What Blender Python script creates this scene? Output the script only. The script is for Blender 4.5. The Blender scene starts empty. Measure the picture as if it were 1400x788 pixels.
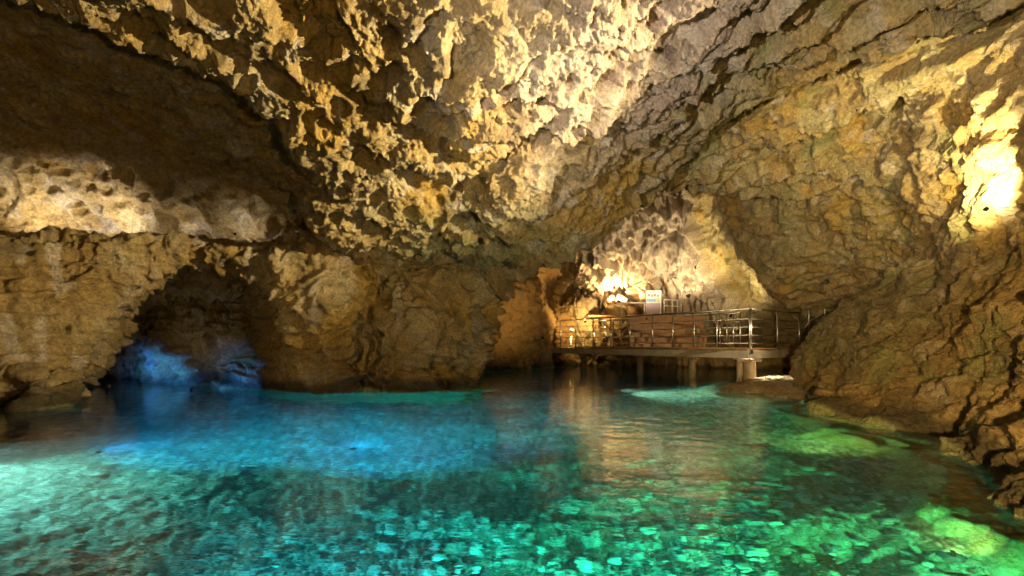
import bpy, bmesh, math, random, time
import numpy as np
from concurrent.futures import ThreadPoolExecutor
from mathutils import Vector, Matrix

T0 = time.time()
random.seed(7)
rng = np.random.default_rng(11)
scene = bpy.context.scene
COL = scene.collection

# ------------------------------------------------------------------ camera, world, exposure
F = 680.0                                   # focal length in pixels of a 1400 wide picture
CAMZ = 1.0
cam_d = bpy.data.cameras.new('camera')
cam_d.sensor_width = 36.0
cam_d.lens = F / 1400.0 * 36.0
cam_d.shift_y = 75.0 / 1400.0
cam_d.clip_start = 0.05
cam_d.clip_end = 200.0
cam = bpy.data.objects.new('camera', cam_d)
COL.objects.link(cam)
cam.location = (0, 0, CAMZ)
cam.rotation_euler = (math.radians(90), 0, 0)
scene.camera = cam

world = bpy.data.worlds.new('World')
scene.world = world
world.use_nodes = True
world.node_tree.nodes['Background'].inputs[0].default_value = (0.02, 0.018, 0.015, 1)
world.node_tree.nodes['Background'].inputs[1].default_value = 0.05

scene.view_settings.view_transform = 'Standard'
scene.view_settings.look = 'None'
scene.view_settings.exposure = 0.8
scene.view_settings.gamma = 1.0
scene.view_settings.use_curve_mapping = False
scene.render.engine = 'CYCLES'
cy = scene.cycles
cy.use_denoising = True
cy.max_bounces = 10
cy.diffuse_bounces = 4
cy.glossy_bounces = 4
cy.transmission_bounces = 8
cy.volume_bounces = 0
cy.caustics_reflective = False
cy.caustics_refractive = False
cy.sample_clamp_indirect = 6.0
try:
    cy.use_light_tree = True
except Exception:
    pass


def P(px, py, Y):
    """world point seen at photograph pixel (px, py) at depth Y"""
    return ((px - 700.0) / F * Y, Y, CAMZ - (py - 469.0) / F * Y)


# ------------------------------------------------------------------ noise tools
_perm = rng.permutation(4096).astype(np.int32)
_perm = np.concatenate([_perm, _perm, _perm[:8]])
_g = rng.normal(size=(4096, 3)).astype(np.float32)
_g /= np.linalg.norm(_g, axis=1, keepdims=True)
_cellr = rng.random((4096, 3)).astype(np.float32)


def _hash(ix, iy, iz):
    return _perm[(_perm[(_perm[ix & 4095] + iy) & 4095] + iz) & 4095]


def _perlin_block(args):
    q, out = args
    i = np.floor(q).astype(np.int32)
    f = (q - i).astype(np.float32)
    u = f * f * f * (f * (f * 6 - 15) + 10)
    acc = []
    fx, fy, fz_ = f[:, 0], f[:, 1], f[:, 2]
    for dx in (0, 1):
        hx = _perm[(i[:, 0] + dx) & 4095]
        for dy in (0, 1):
            hy = _perm[(hx + i[:, 1] + dy) & 4095]
            for dz in (0, 1):
                h = _perm[(hy + i[:, 2] + dz) & 4095]
                acc.append(_gx[h] * (fx - dx) + _gy[h] * (fy - dy) + _gz[h] * (fz_ - dz))
    x, y, z = u[:, 0], u[:, 1], u[:, 2]
    a00 = acc[0] + (acc[1] - acc[0]) * z
    a01 = acc[2] + (acc[3] - acc[2]) * z
    a10 = acc[4] + (acc[5] - acc[4]) * z
    a11 = acc[6] + (acc[7] - acc[6]) * z
    b0 = a00 + (a01 - a00) * y
    b1 = a10 + (a11 - a10) * y
    out[:] = (b0 + (b1 - b0) * x) * 1.5


_gx, _gy, _gz = (np.ascontiguousarray(_g[:, k]) for k in range(3))
POOL = ThreadPoolExecutor(4)


def perlin(p):
    """gradient noise, p (N,3) float32, about -1..1"""
    out = np.empty(len(p), np.float32)
    step = 1 << 15
    list(POOL.map(_perlin_block, [(p[s:s + step], out[s:s + step]) for s in range(0, len(p), step)]))
    return out


def pn(p, scale, off=0.0):
    """perlin at feature size 1/scale (scale may be a 3-vector)"""
    return perlin((p * np.asarray(scale, np.float32) + np.float32(off)).astype(np.float32))


def fbm(p, scale, octaves=3, gain=0.5, off=0.0, ridged=False):
    out = np.zeros(len(p), np.float32)
    a, sc = 1.0, np.asarray(scale, np.float32) * np.ones(3, np.float32)
    for o in range(octaves):
        n = pn(p, sc, off + 17.3 * o)
        out += a * ((1 - 2 * np.abs(n)) if ridged else n)
        a *= gain
        sc = sc * 2.07
    return out


def _worley_block(args):
    q, o1, o2, orr, jitter = args
    i = np.floor(q).astype(np.int32)
    f = q - i
    d1 = np.full(len(q), 9, np.float32); d2 = d1.copy(); r = np.zeros(len(q), np.float32)
    for dx in (-1, 0, 1):
        for dy in (-1, 0, 1):
            for dz in (-1, 0, 1):
                h = _hash(i[:, 0] + dx, i[:, 1] + dy, i[:, 2] + dz)
                ex = dx + 0.5 + (_cx[h] - 0.5) * jitter - f[:, 0]
                ey = dy + 0.5 + (_cy[h] - 0.5) * jitter - f[:, 1]
                ez = dz + 0.5 + (_cz[h] - 0.5) * jitter - f[:, 2]
                d = ex * ex + ey * ey + ez * ez
                near = d < d1
                d2 = np.where(near, d1, np.minimum(d2, d))
                r = np.where(near, h * np.float32(1 / 4096.0), r)
                d1 = np.where(near, d, d1)
    o1[:] = np.sqrt(d1); o2[:] = np.sqrt(d2); orr[:] = r


_cx, _cy, _cz = (np.ascontiguousarray(_cellr[:, k]) for k in range(3))


def worley(p, scale, off=0.0, jitter=0.9):
    """distance to the nearest and second cell point in cell units, plus the cell's random number"""
    n = len(p)
    q = (p * np.asarray(scale, np.float32) + np.float32(off)).astype(np.float32)
    d1 = np.empty(n, np.float32); d2 = np.empty(n, np.float32); rid = np.empty(n, np.float32)
    step = 1 << 15
    list(POOL.map(_worley_block, [(q[s:s + step], d1[s:s + step], d2[s:s + step], rid[s:s + step], jitter) for s in range(0, n, step)]))
    return d1, d2, rid


def sstep(a, b, x):
    t = np.clip((x - a) / (b - a), 0, 1)
    return t * t * (3 - 2 * t)


def smin(a, b, k):
    h = np.clip(0.5 + 0.5 * (b - a) / k, 0, 1)
    return b + (a - b) * h - k * h * (1 - h)


def smax(a, b, k):
    return -smin(-a, -b, k)


# ------------------------------------------------------------------ fields that shape the rock
class Field:
    """smooth sheet w(u, v) through scattered points, tabulated on a grid"""
    def __init__(self, pts, u, v, step=0.12, smooth=0.02):
        pts = np.array(pts, float)
        A = pts[:, :2]
        n = len(A)
        d = np.linalg.norm(A[:, None] - A[None], axis=2)
        K = -d + np.eye(n) * smooth
        Q = np.c_[np.ones(n), A]
        M = np.block([[K, Q], [Q.T, np.zeros((3, 3))]])
        sol = np.linalg.lstsq(M, np.r_[pts[:, 2], 0, 0, 0], rcond=None)[0]
        self.u0, self.v0, self.s = u[0], v[0], step
        gu = np.arange(u[0], u[1] + step, step); gv = np.arange(v[0], v[1] + step, step)
        U, V = np.meshgrid(gu, gv, indexing='ij')
        W = sol[n] + sol[n + 1] * U + sol[n + 2] * V
        for k in range(n):
            W -= sol[k] * np.hypot(U - A[k, 0], V - A[k, 1])
        self.t = W.astype(np.float32)

    def __call__(self, u, v):
        t = self.t
        a = np.clip((u - self.u0) / self.s, 0, t.shape[0] - 1.001)
        b = np.clip((v - self.v0) / self.s, 0, t.shape[1] - 1.001)
        i = a.astype(np.int32); j = b.astype(np.int32)
        a = a - i; b = b - j
        return (t[i, j] * (1 - a) * (1 - b) + t[i + 1, j] * a * (1 - b) + t[i, j + 1] * (1 - a) * b + t[i + 1, j + 1] * a * b)


def slabY(py):
    s = (469.0 - py) / F
    return 5.5 / (s + 0.41)


ceil_pts = []
for px in (470, 540, 620, 700):
    for py in (0, 60, 120, 200, 270, 338):
        ceil_pts.append(P(px, py, slabY(py)))
for px in (0, 100, 200, 300, 390):
    for py in (0, 60, 130, 200, 270):
        ceil_pts.append(P(px, py, slabY(py)))
ceil_pts += [P(*t) for t in [
    (30, 300, 9.3), (150, 305, 9.6), (300, 312, 9.8), (400, 320, 9.6),
    (470, 340, 9.0), (545, 347, 9.0), (640, 353, 9.1), (700, 356, 9.4), (760, 368, 10.0), (760, 300, 8.8), (770, 200, 7.0), (780, 100, 5.9), (780, 0, 5.0),
    (812, 356, 10.4), (812, 280, 9.4), (840, 200, 7.8),
    (826, 325, 10.7), (834, 300, 11), (846, 280, 11.2), (870, 260, 11.5), (915, 243, 12), (965, 242, 12.4), (1003, 262, 12.6), (900, 190, 9), (900, 100, 6.5), (900, 0, 5.2),
    (1000, 215, 10.5), (1000, 150, 8), (1000, 50, 6.0), (1000, 0, 5.4),
    (1100, 270, 11.5), (1100, 200, 9.3), (1100, 100, 7.2), (1100, 0, 5.5),
    (1200, 190, 8.7), (1200, 100, 7.2), (1200, 0, 5.7), (1300, 100, 6.7), (1300, 0, 5.6), (1390, 60, 5.8), (1390, 0, 5.2)]]
ceil_pts += [(0, 2, 5.3), (-5, 2, 4.9), (5, 2, 4.9), (0, -2, 4.8), (-6, -2, 3.8), (6, -2, 3.8), (0, -6, 2.0), (-7, -6, 1.5), (7, -6, 1.5), (10, 5, 4.4),
             (-10, 5, 4.0), (-10, 10, 3.2), (-6, 10.8, 3.0), (-3, 9.9, 2.75), (-1.2, 10.0, 2.8), (-3, 10.8, 2.7), (-1, 11.2, 2.8),
             (0.3, 12.0, 4.2), (1.4, 12.2, 4.6), (-1, 13, 4.0), (1.9, 11.7, 4.6), (2.4, 12.0, 6.0), (2.6, 13.0, 7.8), (4.4, 13.6, 8.5), (5.6, 13.8, 8.5), (3, 20, 8.8), (0, 20, 6.2), (7.5, 20, 7.5), (9, 25, 6), (0, 26, 5.5),
             (8.5, 13, 4.4), (10, 17, 4.6), (-5, 14, 2.6), (-9, 14, 2.4), (-8, 18, 2)]
Cf = Field(ceil_pts, (-15, 15), (-9, 30))

# the edge of the hollow in the ceiling on the left: a polyline on plan
HOL = np.array([(-9, 2.6), (-6.2, 4.25), (-4.7, 5.0), (-3.7, 5.75), (-2.95, 6.6), (-2.85, 7.4), (-3.3, 8.6), (-3.6, 10.5)], float)


def poly_sd(X, Y, L):
    """signed distance to an open polyline, positive on its left hand when walking along it"""
    best = np.full(X.shape, 1e9, np.float32); sg = np.ones(X.shape, np.float32)
    for (x0, y0), (x1, y1) in zip(L[:-1], L[1:]):
        dx, dy = x1 - x0, y1 - y0
        t = np.clip(((X - x0) * dx + (Y - y0) * dy) / (dx * dx + dy * dy), 0, 1)
        ex, ey = X - (x0 + t * dx), Y - (y0 + t * dy)
        d = ex * ex + ey * ey
        side = dx * (Y - y0) - dy * (X - x0)
        m = d < best
        best = np.where(m, d, best); sg = np.where(m, np.sign(side), sg)
    return np.sqrt(best) * sg


def step_saw(t, edge, height, run):
    """a ledge: jumps up by height just past edge, then comes down again over run"""
    u = t - edge
    return height * sstep(0, 0.16, u) * (1 - sstep(0.2, run, u))


def ceiling(X, Y):
    c = Cf(X, Y)
    sd = poly_sd(X, Y, HOL)
    c = c + 0.80 * sstep(0.0, 0.55, sd) * (1 - sstep(9.5, 10.6, Y)) + 0.35 * sstep(0.5, 3, sd) * (1 - sstep(9.0, 10.6, Y))
    w = 0.35 * np.sin(X * 1.3 + Y * 0.7) + 0.2 * np.sin(X * 2.9 - Y * 2.1)
    t = X + 0.45 * Y + 0.16 * w
    lob = 0.30 * np.sin(X * 2.1 + 0.6) + 0.18 * np.sin(X * 4.3 + Y)
    c = c + sstep(-2.2, -1.0, X) * sstep(2.0, 1.0, X) * (step_saw(Y + lob, 7.15, 0.6, 1.0))
    c = c + sstep(-3.0, -1.8, X) * sstep(0.3, -0.6, X) * step_saw(Y - 0.6 * X + lob, 7.1, 0.22, 0.6)
    on = sstep(0.6, 1.6, X) * (1 - sstep(10.0, 11.5, Y))
    c = c + on * (step_saw(t + 0.2 * np.sin(Y * 2.3), 6.0, 0.2, 0.6) + step_saw(t, 7.7, 0.85, 1.15) + step_saw(t, 9.4, 0.55, 1.1))
    return c


# left wall and pillar, as depth Y over (X, Z)
def wz(*t):
    p = P(*t)
    return (p[0], p[2], p[1])


wall_pts = [wz(*t) for t in [
    (0, 566, 7.0), (0, 520, 7.3), (0, 450, 7.8), (0, 380, 8.2), (0, 318, 8.6), (35, 556, 7.6), (60, 500, 8.0), (100, 440, 8.5), (60, 400, 8.4), (120, 350, 8.8),
    (75, 540, 8.2), (100, 505, 8.5), (130, 470, 8.8), (150, 430, 8.9), (165, 400, 9.0), (190, 368, 9.1), (60, 322, 8.8), (180, 328, 9.0), (300, 334, 9.2), (400, 340, 9.5),
    (240, 345, 9.2), (300, 348, 9.3), (350, 362, 9.4), (370, 400, 9.7), (385, 450, 9.9), (395, 500, 10.1), (410, 538, 10.3), (300, 450, 9.8), (250, 500, 9.6), (200, 450, 9.3),
    (450, 540, 10.3), (450, 450, 10.0), (450, 360, 9.7), (500, 537, 10.25), (470, 400, 9.7), (512, 400, 10.7), (545, 362, 10.7), (497, 515, 10.8), (518, 450, 10.9), (470, 470, 9.9), (465, 530, 10.15),
    (560, 537, 10.2), (565, 450, 10.0), (590, 385, 10.2), (625, 532, 10.5), (632, 440, 10.6), (655, 380, 10.9)]]
wall_pts += [(-8.5, 3.4, 10.4), (-5, 3.5, 10.7), (-3, 3.3, 10.6), (-10.5, 1, 6.0), (-10.5, 3, 7.5), (-10, -2, 5.8), (-8, -2, 7.6), (-5, -2, 10.6), (-2, -2, 10.3), (0, -2, 10.3), (0, 3.5, 10.5), (-9, 5, 10.6), (-4, 5, 10.9)]
Wf = Field(wall_pts, (-14, 4), (-4, 8), 0.1)
# roof height of the grotto's arch along its own axis, and the grotto's inner wall
ARX = [-14, -8.8, -8.3, -7.8, -7.3, -6.8, -6.2, -5.6, -5.0, -4.5, -4.0, -3.6, -3.2]
ARZ = [-3, -0.8, 0.15, 0.8, 1.6, 2.2, 2.45, 2.5, 2.42, 2.25, 1.7, 0.9, -0.4]
grot_pts = [wz(*t) for t in [
    (95, 515, 15.5), (150, 524, 16.2), (145, 505, 13.8), (150, 480, 13.6), (165, 455, 15.4), (175, 430, 15.6), (185, 408, 15.2), (200, 395, 14.6), (230, 380, 14.0), (215, 430, 12.9), (205, 405, 13.6), (190, 520, 15.0), (225, 508, 12.6),
    (225, 470, 12.3), (200, 478, 13.0), (270, 400, 12.9), (260, 440, 12.0), (300, 385, 13.0), (290, 470, 11.7), (290, 522, 11.8), (320, 420, 12.4), (335, 470, 11.4), (330, 527, 11.2),
    (310, 500, 12.3), (345, 500, 11.8), (340, 385, 12.4), (360, 440, 11.3), (365, 532, 10.8), (380, 520, 10.8), (395, 500, 10.4), (410, 538, 10.2), (380, 400, 10.3)]]
grot_pts += [(-13, -1.5, 16), (-9, -1.5, 13.5), (-6, -1.5, 11.5), (-4.5, -1.5, 10.6), (-4, 3, 10.2), (-8, 3, 13)]
Gf = Field(grot_pts, (-15, -2), (-4, 5), 0.08)

# right wall, as X over (Y, Z)
def rz(*t):
    p = P(*t)
    return (p[1], p[2], p[0])


right_pts = [(1.5, 0, 3.0), (3.1, 0, 3.2), (4.0, 0, 3.85), (4.8, 0, 4.3), (6.2, 0, 4.4), (7.5, 0, 4.45), (8.9, 0, 5.7), (11, 0, 6.8), (13.3, 0, 7.7)]
right_pts += [(y, -1.6, x - 0.5) for y, z, x in right_pts[:8]]
right_pts += [rz(*t) for t in [
    (1350, 560, 4.5), (1390, 520, 4.6), (1290, 540, 5.6), (1180, 530, 7.0), (1120, 505, 8.6), (1098, 480, 10.3), (1088, 500, 10.5), (1390, 440, 5.0), (1300, 450, 6.2), (1200, 450, 7.8), (1130, 450, 9.6),
    (1115, 440, 10.5), (1165, 412, 10.2), (1230, 400, 9.0), (1300, 370, 7.4), (1390, 350, 5.9), (1390, 400, 5.3), (1250, 372, 9.2), (1330, 310, 6.9), (1390, 290, 6.1),
    (1185, 375, 11.6), (1135, 385, 13.0), (1095, 392, 14.0), (1062, 400, 14.6), (1040, 360, 14.4), (1026, 310, 14.2), (1012, 275, 14.0), (1100, 340, 12.8), (1180, 330, 10.8), (1250, 300, 8.8),
    (1290, 260, 7.6), (1340, 240, 6.6), (1390, 200, 5.9), (1290, 180, 7.2), (1390, 120, 5.6), (1210, 250, 9.3), (1120, 290, 11.5), (1060, 300, 13)]]
right_pts += [(14.3, 1.3, 9.8), (13.2, 1.2, 9.2), (-3, 0, 4.5), (-3, 3, 5.0), (-6, 1, 4), (1, 2.5, 4.2), (1, 1, 3.3), (3, 3, 5.6), (3, 1.2, 4.0), (3, 4.3, 6.2), (16, 1, 9.8), (16.5, 3, 8.2), (16.3, 5.5, 6.6), (20, 1, 9.5), (20, 4, 7.8), (10.5, 2.2, 8.6), (11.5, 2.0, 8.9), (12.5, 1.8, 9.5), (13.5, 1.9, 9.8), (14.3, 1.9, 9.9), (11.5, 1.6, 8.7), (10.8, 1.75, 8.0), (12.5, 2.7, 8.7), (14.5, 0.3, 9.4), (25, 2, 9), (14, -2, 9)]
Rf = Field(right_pts, (-9, 30), (-4, 9), 0.12)

# back of the far chamber, as depth Y over (X, Z)
back_pts = [wz(*t) for t in [
    (610, 490, 16.8), (655, 498, 17.3), (650, 450, 17.6), (645, 412, 17.2), (690, 398, 17.4), (720, 392, 17.6), (700, 440, 17.9), (720, 490, 18.3), (738, 440, 18.6), (738, 498, 19.0),
    (745, 455, 20.4), (745, 405, 22.6), (752, 380, 22.0), (790, 374, 22.6), (790, 400, 23.4), (800, 428, 21.0), (770, 440, 20.8), (840, 404, 22.6), (845, 430, 20.6), (870, 380, 21.6),
    (830, 350, 20.2), (850, 325, 19.8), (880, 290, 19.2), (930, 250, 18.4), (900, 350, 20.0), (930, 340, 19.6), (945, 300, 19.0), (905, 395, 20.6), (940, 392, 20.2), (960, 405, 19.8), (980, 330, 18.7),
    (990, 385, 18.9), (1000, 290, 18.0), (1030, 350, 17.6), (1050, 405, 17.6), (1080, 420, 17.8)]]
back_pts += [(1, 0.2, 22.5), (3, 0.2, 22.5), (5, 0.3, 22), (8, 0.3, 20.5), (10, 2, 18), (10, 0, 18), (3, -2, 22.5), (8, -2, 21), (0, -2, 19), (-2, -2, 17), (-2.5, 2, 16.5), (-2, 4, 16.5), (1, 5.5, 21), (4, 7, 18), (8, 6, 17)]
Bf = Field(back_pts, (-7, 15), (-4, 10), 0.15)

NAMES = ['ceiling', 'left', 'right', 'back', 'rear']


def rock(p):
    """p (N,3): air is positive. returns value and the index of the sheet that is nearest"""
    X, Y, Z = p[:, 0], p[:, 1], p[:, 2]
    # slow warp so that no sheet is smooth
    wx = pn(p, 0.55, 3.1) * 0.22 + pn(p, 1.3, 9.7) * 0.09
    wy = pn(p, 0.55, 31.7) * 0.22 + pn(p, 1.3, 41.9) * 0.09
    big = pn(p, 0.9, 77.0)
    Xw, Yw = X + wx, Y + wy
    fc = (ceiling(Xw, Yw) - Z) * 0.85 + 0.10 * big
    # pillar's right flank
    xp = -0.95 + 0.09 * np.clip(Z, -1, 2) + 0.9 * sstep(1.9, 3.0, Z) - 1.4 * sstep(11.3, 13.0, Y)
    ztop = np.interp(X, [-12, -8, -6, -4, -2.6, -1.8], [2.75, 2.92, 2.95, 2.9, 2.75, 6.0]).astype(np.float32) + 0.25 * wy
    fl = smax((Wf(Xw, np.minimum(Z + 0.6 * wy, 2.9)) + 1.9 * sstep(0, 0.14, Z - ztop) - Yw) * 0.8, (Xw - xp), 0.8) + 0.10 * big
    xs = X + 0.4 * wx + 0.80 * (np.clip(Y, 8, 30) - 9.3)
    arch = np.interp(xs, ARX, ARZ).astype(np.float32) - Z + 1.1 * wy + 0.22 * big
    fg = smin(arch * 0.6, (Gf(Xw, Z + 0.4 * wx) - Yw) * 0.7, 0.12) + 0.05 * big
    fg = np.minimum(fg, Y - 8.0)
    fl = np.maximum(fl, fg)
    fr = (Rf(Yw, Z + 0.5 * wx) - Xw) * 0.8 + 0.12 * big
    fb = (Bf(Xw, Z + 0.6 * wx) - Yw) * 0.75 + 0.16 * big
    fb = np.where(Y < 13, 9, fb)
    fo = np.minimum(np.minimum(X + 13.6, 30 - Y), Y + 6.0)
    fo = np.minimum(fo, np.where(Y < 4.5, X + 7.4 + 0.5 * big, 9))
    st = np.stack([fc, fl, fr, fb, fo])
    idx = np.argmin(st, axis=0)
    v = smin(fc, fl, 0.06)
    v = smin(v, fr, 0.18)
    v = smin(v, fb, 0.45)
    v = np.minimum(v, fo)
    return v.astype(np.float32), idx


# ------------------------------------------------------------------ meshing the rock: surface nets on a grid that is finer near the camera
def axis_var(lo, a, b, hi, fine, coarse):
    left = np.linspace(lo, a, max(2, int(round((a - lo) / coarse)) + 1))[:-1]
    mid = np.linspace(a, b, int(round((b - a) / fine)) + 1)
    right = np.linspace(b, hi, max(2, int(round((hi - b) / coarse)) + 1))[1:]
    return np.r_[left, mid, right]


FINE = 0.60
AZ = np.radians(axis_var(-180, -53, 53, 180, FINE, 5.0))
EL = np.radians(axis_var(-62, -26, 42, 88, FINE, 4.0))
RR = np.exp(np.arange(math.log(1.3), math.log(33), 0.017))


def sph(a, e, r):
    ce = np.cos(e)
    return np.stack(np.broadcast_arrays(np.sin(a) * ce * r, np.cos(a) * ce * r, np.sin(e) * r + CAMZ), axis=-1)


def surface_nets():
    na, ne, nr = len(AZ), len(EL), len(RR)
    val = np.empty((na, ne, nr), np.float32); idx = np.empty((na, ne, nr), np.int8)
    E, R = np.meshgrid(EL, RR, indexing='ij')
    blk = max(1, int(1.2e6 // (ne * nr)))
    for s in range(0, na, blk):
        a = AZ[s:s + blk]
        pts = sph(a[:, None, None], E[None], R[None]).reshape(-1, 3).astype(np.float32)
        v, k = rock(pts)
        val[s:s + blk] = v.reshape(len(a), ne, nr)
        idx[s:s + blk] = k.reshape(len(a), ne, nr)
    neg = val < 0
    nc = (na - 1, ne - 1, nr - 1)
    cnt = np.zeros(nc, np.int8); acc = np.zeros(nc + (3,), np.float32)
    ax3 = [(1, 0, 0), (0, 1, 0), (0, 0, 1)]
    for ax in range(3):
        o1 = [(0, 0), (0, 1), (1, 0), (1, 1)]
        others = [k for k in range(3) if k != ax]
        lo = [slice(None)] * 3; hi = [slice(None)] * 3
        lo[ax] = slice(0, -1); hi[ax] = slice(1, None)
        va, vb = val[tuple(lo)], val[tuple(hi)]
        cross = neg[tuple(lo)] != neg[tuple(hi)]
        t = np.where(cross, va / np.where(cross, va - vb, 1), 0).astype(np.float32)
        for (p, q) in o1:
            sl = [slice(None)] * 3
            sl[others[0]] = slice(p, nc[others[0]] + p); sl[others[1]] = slice(q, nc[others[1]] + q)
            c = cross[tuple(sl)]
            cnt += c
            tt = t[tuple(sl)]
            acc[..., ax] += np.where(c, tt, 0)
            if p: acc[..., others[0]] += c
            if q: acc[..., others[1]] += c
    live = cnt > 0
    vid = np.full(nc, -1, np.int64)
    vid[live] = np.arange(live.sum())
    ijk = np.argwhere(live).astype(np.float32) + acc[live] / cnt[live][:, None]

    def lerp(A, x):
        i = np.minimum(x.astype(np.int32), len(A) - 2)
        return A[i] + (A[i + 1] - A[i]) * (x - i)
    verts = sph(lerp(AZ, ijk[:, 0]), lerp(EL, ijk[:, 1]), lerp(RR, ijk[:, 2]))
    quads = []
    for ax in range(3):
        u, w = [(1, 2), (2, 0), (0, 1)][ax]
        lo = [slice(1, -1)] * 3; hi = [slice(1, -1)] * 3
        lo[ax] = slice(0, -1); hi[ax] = slice(1, None)
        a, b = neg[tuple(lo)], neg[tuple(hi)]
        e = np.argwhere(a != b)
        flip = a[tuple(e.T)]
        base = e.copy()
        for k in range(3):
            if k != ax: base[:, k] += 1            # grid point index
        def cell(du, dw):
            c = base.copy(); c[:, u] += du; c[:, w] += dw
            return vid[c[:, 0], c[:, 1], c[:, 2]]
        q = np.stack([cell(-1, -1), cell(0, -1), cell(0, 0), cell(-1, 0)], 1)
        q[flip] = q[flip][:, ::-1]
        quads.append(q)
    quads = np.concatenate(quads)
    return verts.astype(np.float64), quads


def v_normals(v, q):
    n = np.cross(v[q[:, 2]] - v[q[:, 0]], v[q[:, 3]] - v[q[:, 1]])
    out = np.zeros_like(v)
    for k in range(3):
        for c in range(4):
            out[:, k] += np.bincount(q[:, c], n[:, k], len(v))
    return out / (np.linalg.norm(out, axis=1, keepdims=True) + 1e-12)


def edges_of(q):
    e = np.concatenate([q[:, [0, 1]], q[:, [1, 2]], q[:, [2, 3]], q[:, [3, 0]]])
    e.sort(axis=1)
    key = e[:, 0].astype(np.int64) * (q.max() + 1) + e[:, 1]
    uk, inv = np.unique(key, return_inverse=True)
    m = q.max() + 1
    return np.stack([uk // m, uk % m], 1), inv.reshape(4, -1).T


def smooth(v, q, it, f=0.5):
    e, _ = edges_of(q)
    deg = np.bincount(e.ravel(), minlength=len(v))[:, None]
    for _ in range(it):
        s = np.zeros_like(v)
        for k in range(3):
            s[:, k] = np.bincount(e[:, 0], v[e[:, 1], k], len(v)) + np.bincount(e[:, 1], v[e[:, 0], k], len(v))
        v = v + f * (s / np.maximum(deg, 1) - v)
    return v


def subdivide(v, q):
    e, fe = edges_of(q)
    nv, ne = len(v), len(e)
    nvtx = np.concatenate([v, (v[e[:, 0]] + v[e[:, 1]]) / 2, v[q].mean(axis=1)])
    em = fe + nv
    fc = np.arange(len(q)) + nv + ne
    nq = np.concatenate([np.stack([q[:, k], em[:, k], fc, em[:, (k + 3) % 4]], 1) for k in range(4)])
    return nvtx, nq


V, Q = surface_nets()
print('nets', len(V), len(Q), round(time.time() - T0, 1))
c = V[Q].mean(axis=1)
Q = Q[(c[:, 2] > -2.6)]
V = smooth(V, Q, 2, 0.5)
V, Q = subdivide(V, Q)
V = smooth(V, Q, 1, 0.4)
V, Q = subdivide(V, Q)
V = smooth(V, Q, 1, 0.4)
used = np.unique(Q)
remap = np.full(len(V), -1); remap[used] = np.arange(len(used))
V = V[used]; Q = remap[Q]
print('subdivided', len(V), len(Q), round(time.time() - T0, 1))

# -------- relief: which zone a vertex belongs to decides its kind of roughness
N = v_normals(V, Q)
p32 = V.astype(np.float32)
_, zone = rock(p32)
X, Y, Z = V[:, 0], V[:, 1], V[:, 2]
wc = np.array([(zone == k) for k in range(5)]).astype(np.float32)
e_, _ = edges_of(Q)
deg_ = np.bincount(e_.ravel(), minlength=len(V))
for _ in range(10):                         # soften the borders between zones
    for k in range(5):
        s = np.bincount(e_[:, 0], wc[k][e_[:, 1]], len(V)) + np.bincount(e_[:, 1], wc[k][e_[:, 0]], len(V))
        wc[k] = s / np.maximum(deg_, 1)
w_ceil, w_left, w_right, w_back, w_rear = wc
rad = np.linalg.norm(V - np.array([0, 0, CAMZ]), axis=1)
sd_h = poly_sd(X, Y, HOL)
hollow = sstep(-0.1, 0.4, sd_h) * sstep(9.4, 8.6, Y)
tt = (X + Y) * 0.7071
right_ceil = sstep(1.2, 3.0, X) * w_ceil
pit_w = w_ceil * (1 - 0.8 * hollow) * (1 - 0.55 * right_ceil) * sstep(-0.8, 0.2, pn(p32, 0.5, 5.5) + 0.35)
warp = np.stack([pn(p32, 2.2, 1.0), pn(p32, 2.2, 20.0), pn(p32, 2.2, 50.0)], 1)
pw = (p32 + 0.10 * warp).astype(np.float32)
# pits: elongated a little along the slab's slope
sc_pit = np.array([3.6, 3.0, 3.6], np.float32)
rot = np.stack([p32[:, 0] * 0.85 - p32[:, 1] * 0.53, p32[:, 0] * 0.53 + p32[:, 1] * 0.85, p32[:, 2]], 1).astype(np.float32) + 0.10 * warp.astype(np.float32)
d1, d2, rid = worley(rot, (2.7, 4.3, 4.3), 3.0)
pits = sstep(0.62, 0.18, d1) * (0.35 + 0.9 * rid)
d1b, d2b, ridb = worley(pw, 8.5, 40.0)
pits_s = sstep(0.6, 0.2, d1b) * (0.2 + 0.9 * ridb)
fine = fbm(pw, 7.0, 3, 0.55, 13.0)
mid = fbm(p32, 1.9, 3, 0.5, 60.0)
rdg = fbm(pw, 2.6, 3, 0.5, 90.0, ridged=True)
# drapery: flutes that run down the walls
sk = p32.copy(); sk[:, 0] += 0.35 * p32[:, 2]
flute = fbm(sk, (2.6, 2.6, 0.55), 3, 0.55, 120.0, ridged=True)
# bedding: thin strata, tilted, on the left wall
tilt = p32 @ np.array([[1, 0, 0.22], [0, 1, 0.1], [0, 0, 1]], np.float32).T
strata = fbm(tilt, (0.8, 0.8, 7.0), 3, 0.5, 150.0)
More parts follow.
